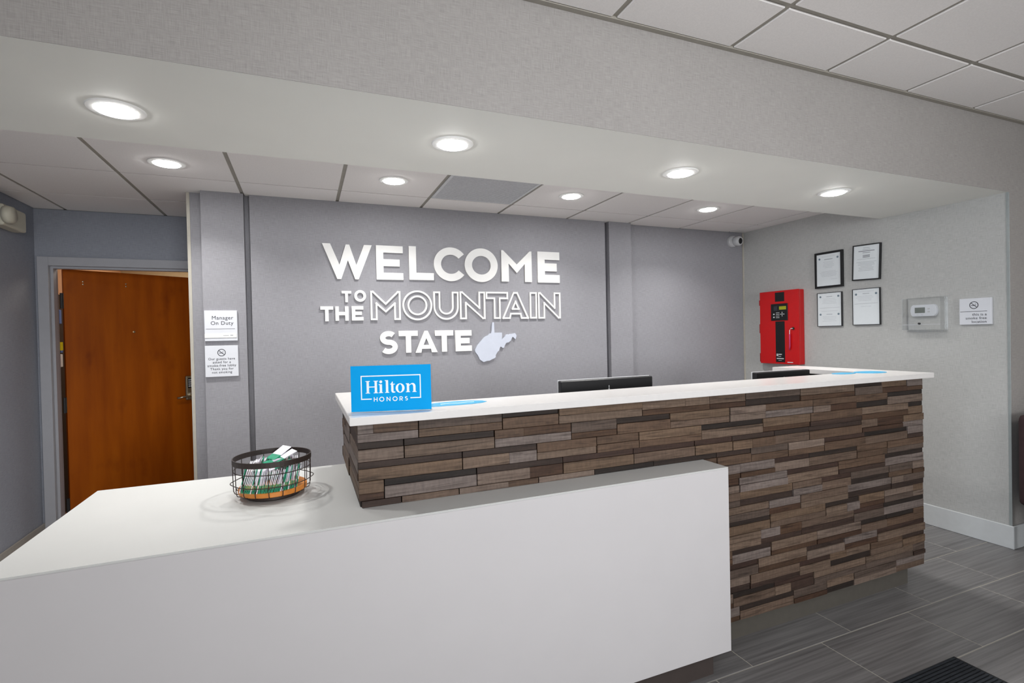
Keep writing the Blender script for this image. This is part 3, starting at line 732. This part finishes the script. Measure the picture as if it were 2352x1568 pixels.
tm = wall_r('thermostat', 'white digital thermostat inside the clear cover on the wall', 'thermostat', 2.233, 1.517)
bm = bmesh.new(); pr = [( .078, -.028), (.083, 0), (.078, .028), (.066, .041), (-.066, .041), (-.078, .028), (-.083, 0), (-.078, -.028), (-.066, -.041), (.066, -.041)]
a_ = [bm.verts.new((x, 0, z)) for x, z in pr]; b_ = [bm.verts.new((x, -.026, z)) for x, z in pr]
bm.faces.new(a_); bm.faces.new(b_[::-1])
for i in range(10): bm.faces.new((a_[i], a_[(i+1) % 10], b_[(i+1) % 10], b_[i]))
bmesh.ops.recalc_face_normals(bm, faces=bm.faces); bmesh.ops.bevel(bm, geom=bm.edges[:], offset=.002, segments=2, affect='EDGES')
obj('body', bm, SIGNW, tm)
obj('screen', B(-.052, .012, -.0272, -.0262, -.017, .022), LCDG, tm)
for z in (.011, -.009): obj('button', B(.028, .043, -.028, -.0262, z-.005, z+.005, bevel=.001), LGREY, tm)
for x in (-.034, -.006): obj('button', B(x-.006, x+.006, -.0275, -.0262, -.031, -.0275), LGREY, tm)
gd = wall_r('thermostat_guard', 'clear acrylic lock box covering the thermostat', 'cover', 2.223, 1.492)
bm = bmesh.new(); hw, hh, dp, th = .120, .112, .072, .0025
box(bm, -hw, hw, -dp, -dp+th, -hh, hh); box(bm, -hw, hw, -dp+th, -.001, hh-th, hh); box(bm, -hw, hw, -dp+th, -.001, -hh, -hh+th)
box(bm, -hw, -hw+th, -dp+th, -.001, -hh+th, hh-th); box(bm, hw-th, hw, -dp+th, -.001, -hh+th, hh-th)
obj('clear_cover', bm, CLEAR, gd)
bm = bmesh.new()
for a in ((-.128, .128, .112, .120), (-.128, .128, -.126, -.112), (-.128, -.120, -.112, .112), (.120, .128, -.112, .112)): box(bm, a[0], a[1], -.004, -.0002, a[2], a[3])
obj('backing_flange', bm, CLEAR, gd)
obj('clear_lower_lip', B(-hw+.004, hw-.004, -dp+.006, -dp+.010, -hh+.036, -hh+.041), LGREY, gd)
obj('lock', lathe(bmesh.new(), [(.007, .066), (.007, .076), (.0001, .077)], 14, 'y', (-.01, 0, -hh+.045)), DGREY, gd)
s3 = wall_r('wall_sign', 'white square wall sign reading this is a smoke free location', 'sign', 1.9365, 1.4955, 'small square wall signs')
obj('sign_plate', B(-.0855, .0855, -.018, 0, -.086, .086, bevel=.0015), SIGNW, s3)
o = no_smoking(-.005, .041, .0245, s3); o.location = (0, -.0178, 0)
obj('rule_line', B(-.08, .064, -.0187, -.0181, -.0015, .0012), INK, s3)
put('lettering', text_mesh('this is a\nsmoke free\nlocation', .0235, 'RIGHT', spacing=1.06, line=1.0), INK, s3, (.062, -.0184, -.028))

# security camera on the back wall near the corner
sc_ = thing('security_camera', 'small white dome security camera high in the corner above the fire alarm panel', 'camera', (3.925, YREC-.0006, 2.282))
obj('mount_base', lathe(bmesh.new(), [(.056, 0), (.056, .02), (.050, .034), (.0001, .036)], 32, 'y'), LGREY, sc_, smooth=False)
bm = lathe(bmesh.new(), [(.041, .0), (.047, .02), (.047, .048), (.040, .064), (.030, .068), (.029, .062), (.0001, .062)], 32, 'z')
dr = Vector((-.05-.35*0, -.9, -.12)).normalized()
mrot = Vector((.12, -.95, -.12)).to_track_quat('Z', 'Y').to_matrix().to_4x4(); mrot.translation = (.012, -.03, .0)
bmesh.ops.transform(bm, matrix=mrot, verts=bm.verts); obj('camera_body', bm, LGREY, sc_, smooth=True)
bm = lathe(bmesh.new(), [(.029, .0625), (.026, .067), (.015, .071), (.0001, .072)], 24, 'z'); bmesh.ops.transform(bm, matrix=mrot, verts=bm.verts)
obj('lens', bm, BLACKP, sc_, smooth=True)

# emergency light on the left wall
em = thing('emergency_light', 'cream plastic emergency light unit high on the left wall', 'light', (XL+.0006, 4.17, 2.21), R(90))
obj('housing', B(-.14, .14, -.075, 0, -.066, .066, bevel=.016, seg=3), CREAM, em)
obj('lamp_head', lathe(bmesh.new(), [(.05, .07), (.055, .09), (.047, .115), (.0001, .118)], 28, 'y', (-.118, 0, .0)), CREAM, em, smooth=True)

# ------------------------------------------------------------------ things on the counter
sgn = thing('counter_sign', 'blue acrylic counter sign with white lettering in a white outline', 'sign', (.2685, 1.752, ZCT+.0004), R(-15))
W2, HT = .1335, .156
obj('acrylic_block', B(-W2, W2+.004, .0012, .020, 0, HT+.003, bevel=.001), CLEAR, sgn)
obj('blue_card', B(-W2+.0005, W2-.0005, -.0012, .0010, .0015, HT-.0005), BLUE, sgn)
obj('clear_foot', B(-W2, W2, -.010, -.0013, 0, .0018), CLEAR, sgn)
bm = bmesh.new(); yq = -.0014; d_ = .0004
def fb(x0, x1, z0, z1): box(bm, x0, x1, yq-d_, yq, z0, z1)
xa, xc, zlo, zhi, th = -.1005, .0985, .0415, .1225, .0035
fb(xa, xc, zhi-th, zhi); fb(xa, xa+th, zlo, zhi-th); fb(xc-th, xc, zlo, zhi-th); fb(xa+th, -.0655, zlo, zlo+th); fb(.0625, xc-th, zlo, zlo+th)
obj('outline_border', bm, INKW, sgn)
def flat(loops, name='lettering'):
    me = extrude_loops(loops, .0004); me.transform(Matrix.Translation((0, yq, 0))); return put(name, me, INKW, sgn)
def serif_stem(x, z0, z1, sw, ser=.0035, top=True, topl_only=False):
    t_ = .0022; l = [(x-ser, z0), (x+sw+ser, z0), (x+sw+ser, z0+t_), (x+sw, z0+t_)]
    if not top: l += [(x+sw, z1), (x, z1)]
    elif topl_only: l += [(x+sw, z1), (x-ser, z1), (x-ser, z1-t_), (x, z1-t_-.001)]
    else: l += [(x+sw, z1-t_), (x+sw+ser, z1-t_), (x+sw+ser, z1), (x-ser, z1), (x-ser, z1-t_), (x, z1-t_)]
    l += [(x, z0+t_), (x-ser, z0+t_)]
    return l
zb0, zcap, zx = .0625, .1045, .0925; sw = .0078
hx = -.0815
flat([serif_stem(hx, zb0, zcap, sw)]); flat([serif_stem(hx+.0265, zb0, zcap, sw)])
flat([[(hx+sw-.0005, .0825), (hx+.027, .0825), (hx+.027, .0855), (hx+sw-.0005, .0855)]])
ix = -.0385; flat([serif_stem(ix, zb0, zx, sw, .003, True, True)]); flat([arc(ix+sw/2, .1005, .0048, .0048, 0, 360, 20)[:-1]])
lx = -.0180; flat([serif_stem(lx, zb0, .1055, sw, .003, True, True)])
tx = -.0035; flat([[(tx, zx-.0022), (tx, zx)] + [(tx+.003, zx+.001), (tx+.0065, zx+.0075), (tx+.0085, zx+.0075), (tx+.0085, zx), (tx+.0155, zx), (tx+.0155, zx-.0024), (tx+.0085+.002, zx-.0024), (tx+.0105, zb0+.007), (tx+.0115, zb0+.0038), (tx+.0165, zb0+.0034), (tx+.0165, zb0+.0012), (tx+.012, zb0-.0006), (tx+.007, zb0), (tx+.0035, zb0+.004), (tx+.003, zb0+.008), (tx+.003, zx-.0022)]])
ocx = .0290; flat([arc(ocx, .0775, .0148, .0158, 0, 360, 40)[:-1], arc(ocx, .0775, .0068, .0132, 0, 360, 40)[:-1]])
nx = .0515; flat([serif_stem(nx, zb0, zx, sw, .003, True, True)])
flat([[(nx+.0215-.003, zb0), (nx+.0215+sw+.003, zb0), (nx+.0215+sw+.003, zb0+.0022), (nx+.0215+sw, zb0+.0022)]+arc(nx+.0195, zx-.0105, .0098, .0112, 0, 125, 16)+[(nx+sw-.001, zx-.006), (nx+sw-.001, zx-.0095)]+arc(nx+.0158, zx-.0115, .0057, .0082, 110, 0, 10)+[(nx+.0215, zb0+.0022), (nx+.0215-.003, zb0+.0022)]])
def stroke(paths, wd): 
    for p in paths: flat([band(p, wd)])
hz0, hz1, hw_ = .0345, .0490, .0026
def hrect(x, w_):
    return x, x+w_, hz0, hz1
x = -.0575; stroke([[(x, hz0), (x, hz1)], [(x+.0098, hz0), (x+.0098, hz1)], [(x, .0418), (x+.0098, .0418)]], hw_)
for ox in (-.0325, .0115):
    flat([arc(ox, .0418, .0083, .0080, 0, 360, 32)[:-1], arc(ox, .0418, .0056, .0053, 0, 360, 32)[:-1]])
x = -.0155; stroke([[(x, hz0), (x, hz1)], [(x+.0105, hz0), (x+.0105, hz1)], [(x, hz1-.0008), (x+.0105, hz0+.0008)]], hw_)
x = .0275; stroke([[(x, hz0), (x, hz1)], [(x, hz1-.0013)]+arc(x+.005, hz1-.0013-.0035, .0036, .0035, 90, -90, 12)+[(x, hz1-.0083)], [(x+.004, hz1-.0083), (x+.0088, hz0)]], hw_)
me_p = [(px+.0445, pz+hz0) for px, pz in s_path(.0098, hz1-hz0, hw_)]; stroke([me_p], hw_)

def leaflet(name, loop, label, z=0, script=None):
    bm = bmesh.new(); a_ = [bm.verts.new((x, y, 0)) for x, y in loop]; b_ = [bm.verts.new((x, y, .0012)) for x, y in loop]
    bm.faces.new(a_[::-1]); bm.faces.new(b_); n = len(loop)
    for i in range(n): bm.faces.new((a_[i], a_[(i+1) % n], b_[(i+1) % n], b_[i]))
    o = obj(name, bm, BLUE2, None, loc=(0, 0, ZCT+.0003+z)); tag(o, label, 'leaflet', 'blue leaflets on the counter top')
    if script: obj('white_script', tube(bmesh.new(), script, .0014, 6), INKW, o)  # white printed script line
    return o
leaflet('leaflet', [(.40, 1.785), (.44, 1.779), (.50, 1.778), (.56, 1.782), (.605, 1.795), (.632, 1.818), (.625, 1.848), (.585, 1.872), (.52, 1.882), (.45, 1.872), (.405, 1.846)],
        'flat blue printed leaflet lying on the counter top beside the blue sign', 0, [(.455, 1.825, .0012), (.49, 1.832, .0012), (.52, 1.822, .0012), (.56, 1.835, .0012), (.585, 1.828, .0012)])
leaflet('leaflet', [(2.728+.078*math.cos(t*.3142), 1.895+.042*math.sin(t*.3142)) for t in range(20)], 'smaller blue oval leaflet, the inner of two at the far corner of the counter')
leaflet('leaflet', [(2.905+.096*math.cos(t*.3142), 1.868+.066*math.sin(t*.3142)) for t in range(20)], 'larger blue oval leaflet, the outer of two at the far corner of the counter')

def monitor(x0, x1, y, zt, rz, label):
    t = thing('computer_monitor', label, 'monitor', ((x0+x1)/2, y, .7504), rz, 'computer monitors behind the counter'); hw = (x1-x0)/2; h = zt-.7504
    a = obj('casing', B(-hw, hw, -.012, .018, h-.32, h, bevel=.004), BLACKP, t)
    obj('bezel_edge', B(-hw-.001, hw+.001, .0182, .024, h-.321, h+.002, bevel=.001), LGREY, t)
    obj('screen', B(-hw+.01, hw-.01, .0241, .0246, h-.305, h-.012), DGREY, t)
    bm = B(.0, .004, -.0128, -.0121, h-.046, h-.033); box(bm, -.002, .006, -.0128, -.0121, h-.058, h-.048); obj('small_badge', bm, LGREY, t)
    obj('stand_neck', B(-.03, .03, -.035, -.0125, .012, h-.12, bevel=.004), BLACKP, t)
    obj('stand_base', B(-.11, .11, -.09, .08, 0, .012, bevel=.004), BLACKP, t)
monitor(1.118, 1.640, 2.15, 1.182, R(-1.0), 'black computer monitor seen from behind over the counter, nearer the blue sign')
monitor(2.385, 2.80, 2.17, 1.161, R(-2.5), 'black computer monitor seen from behind at the far end of the counter')

# ------------------------------------------------------------------ wire basket with packets
BX, BY = -.1165, 2.008
bk = thing('wire_basket', 'round black wire basket with orange wood bottom on the white desk', 'basket', (BX, BY, ZD+.0003))
bm = lathe(bmesh.new(), [(.1285, .122), (.1285, .1405), (.1255, .1405), (.1255, .122), (.1285, .122)], 56, caps=False); obj('rim', bm, BLACKM, bk, smooth=False)
for k in range(18):
    t = 2*math.pi*(k+.35)/18; c_, s_ = math.cos(t), math.sin(t)
    pts = [(r_*c_, r_*s_, z_) for r_, z_ in ((.1265, .125), (.126, .08), (.1245, .03), (.121, .021), (.112, .0175), (.085, .0165))]
    obj('wire', tube(bmesh.new(), pts, .0015, 6), BLACKM, bk)
def ring_wire(z, r, bulge):
    pts = []
    for k in range(72):
        t = 2*math.pi*k/72; rr = r+bulge*max(0, math.cos(2*(t-.05)))**10
        pts.append((rr*math.cos(t), rr*math.sin(t), z))
    return tube(bmesh.new(), pts, .0015, 6, closed=True)
obj('ring_wire', ring_wire(.055, .1272, .008), BLACKM, bk); obj('ring_wire', ring_wire(.098, .1250, 0), BLACKM, bk)
obj('wood_bottom', lathe(bmesh.new(), [(.110, .018), (.112, .020), (.112, .034), (.110, .036)], 48), WOODO, bk)
obj('foot', lathe(bmesh.new(), [(.086, 0), (.090, .004), (.090, .014), (.086, .0165)], 48), BLACKM, bk)
def packet_mesh(wd, ht):
    bm = bmesh.new(); th = .0026
    box(bm, -th/2, th/2, -wd/2, wd/2, 0, ht*.36, mi=0); box(bm, -th/2, th/2, -wd/2, wd/2, ht*.36, ht, mi=1)
    for f in bm.faces:
        pass
    bm.normal_update()
    return bm
PM = []
for v_ in range(5):
    me = bpy.data.meshes.new('packet'); bm = packet_mesh(.052, random.uniform(.074, .086)); bm.to_mesh(me); bm.free()
    for m_ in ((GREEN, PKW, PKD), (GREEN, PKW, PKD), (GREEN, PKL, PKD), (GREEN, PKW, PKD), (PKW, GREEN, PKD))[v_]: me.materials.append(m_)
    PM.append(me)
rk = random.Random(5)
def packet(me, loc, rot, label):
    o = link('packet', me); o.location = loc; o.rotation_euler = rot
    tag(o, label, 'packet', 'packets in the wire basket')
LAB = ('slim green and white packet standing on edge in the front row of the wire basket', 'slim green and white packet standing on edge in the back row of the wire basket')
for row, sgn_ in ((0, -1), (1, 1)):
    x = -.100
    while x < .100:
        yo = math.sqrt(max(.117**2-x*x, 0))
        lean = R(14)+R(4*math.sin(x*70+row))+R(rk.uniform(-.8, .8))
        yc_ = sgn_*max(yo-.0265, .0275); xx = x-.009
        if max(math.hypot(xx+.08*math.sin(lean), abs(yc_)+.026), math.hypot(xx, abs(yc_)+.026)) < .124:
            packet(rk.choice(PM), (BX+xx, BY+yc_, ZD+.0372), (0, lean, rk.uniform(-.02, .02)), LAB[row])
        x += .0049
LAB2 = ['packet lying slanted across the front of the basket, first from the left', 'mostly green packet lying slanted behind the front wires of the basket', 'packet lying slanted at the front right of the basket', 'white topped packet leaning highest in the middle of the basket', 'packet leaning up behind the highest one in the basket', 'packet lying flat in the middle of the basket']
for k, (x, y, z, ry, rz) in enumerate(((-.03, -.07, .108, 78, 8), (.015, -.078, .113, 72, 0), (.05, -.045, .115, 75, -14), (.035, .02, .118, 66, 20), (.02, .055, .122, 62, 34), (.0, .03, .112, 74, 12))):
    packet(PM[k % 3] if k != 1 else PM[4], (BX+x-.03, BY+y, ZD+z-.008), (0, R(ry), R(rz)), LAB2[k])

# ------------------------------------------------------------------ floor mat
mt = thing('floor_mat', 'black ribbed rubber entrance mat lying on the grey floor tiles', 'mat', (2.05, .8, .0003))
obj('mat_base', B(-.465, .465, -.5, .488, 0, .005, bevel=.002), RUB, mt)
bm = bmesh.new()
for k in range(69): y = -.485+k*.0141; box(bm, -.45, .45, y, y+.0075, .005, .0085)
tag(obj('mat_rib', bm, RUBH, mt), kind='stuff')

# ------------------------------------------------------------------ chair shape built for an unclear dark sliver at the right edge
ac = thing('chair_shape', 'dark brown chair shape against the grey wall, cut off at the right edge', 'chair', (4.262, 1.40, 0))
CHF = plain('dark_brown_upholstery', srgb(58, 42, 44), .8, .25, var=.1)
obj('backrest', B(-.27, .27, .20, .31, .30, .86, bevel=.05, seg=4), CHF, ac, smooth=True)
obj('seat', B(-.26, .26, -.28, .19, .30, .45, bevel=.04, seg=4), CHF, ac, smooth=True)
for sx in (-.22, .22):
    for sy in (-.22, .24):
        obj('leg', lathe(bmesh.new(), [(.012, 0), (.022, .31)], 12, 'z', (sx, sy, 0)), BLACKM, ac)
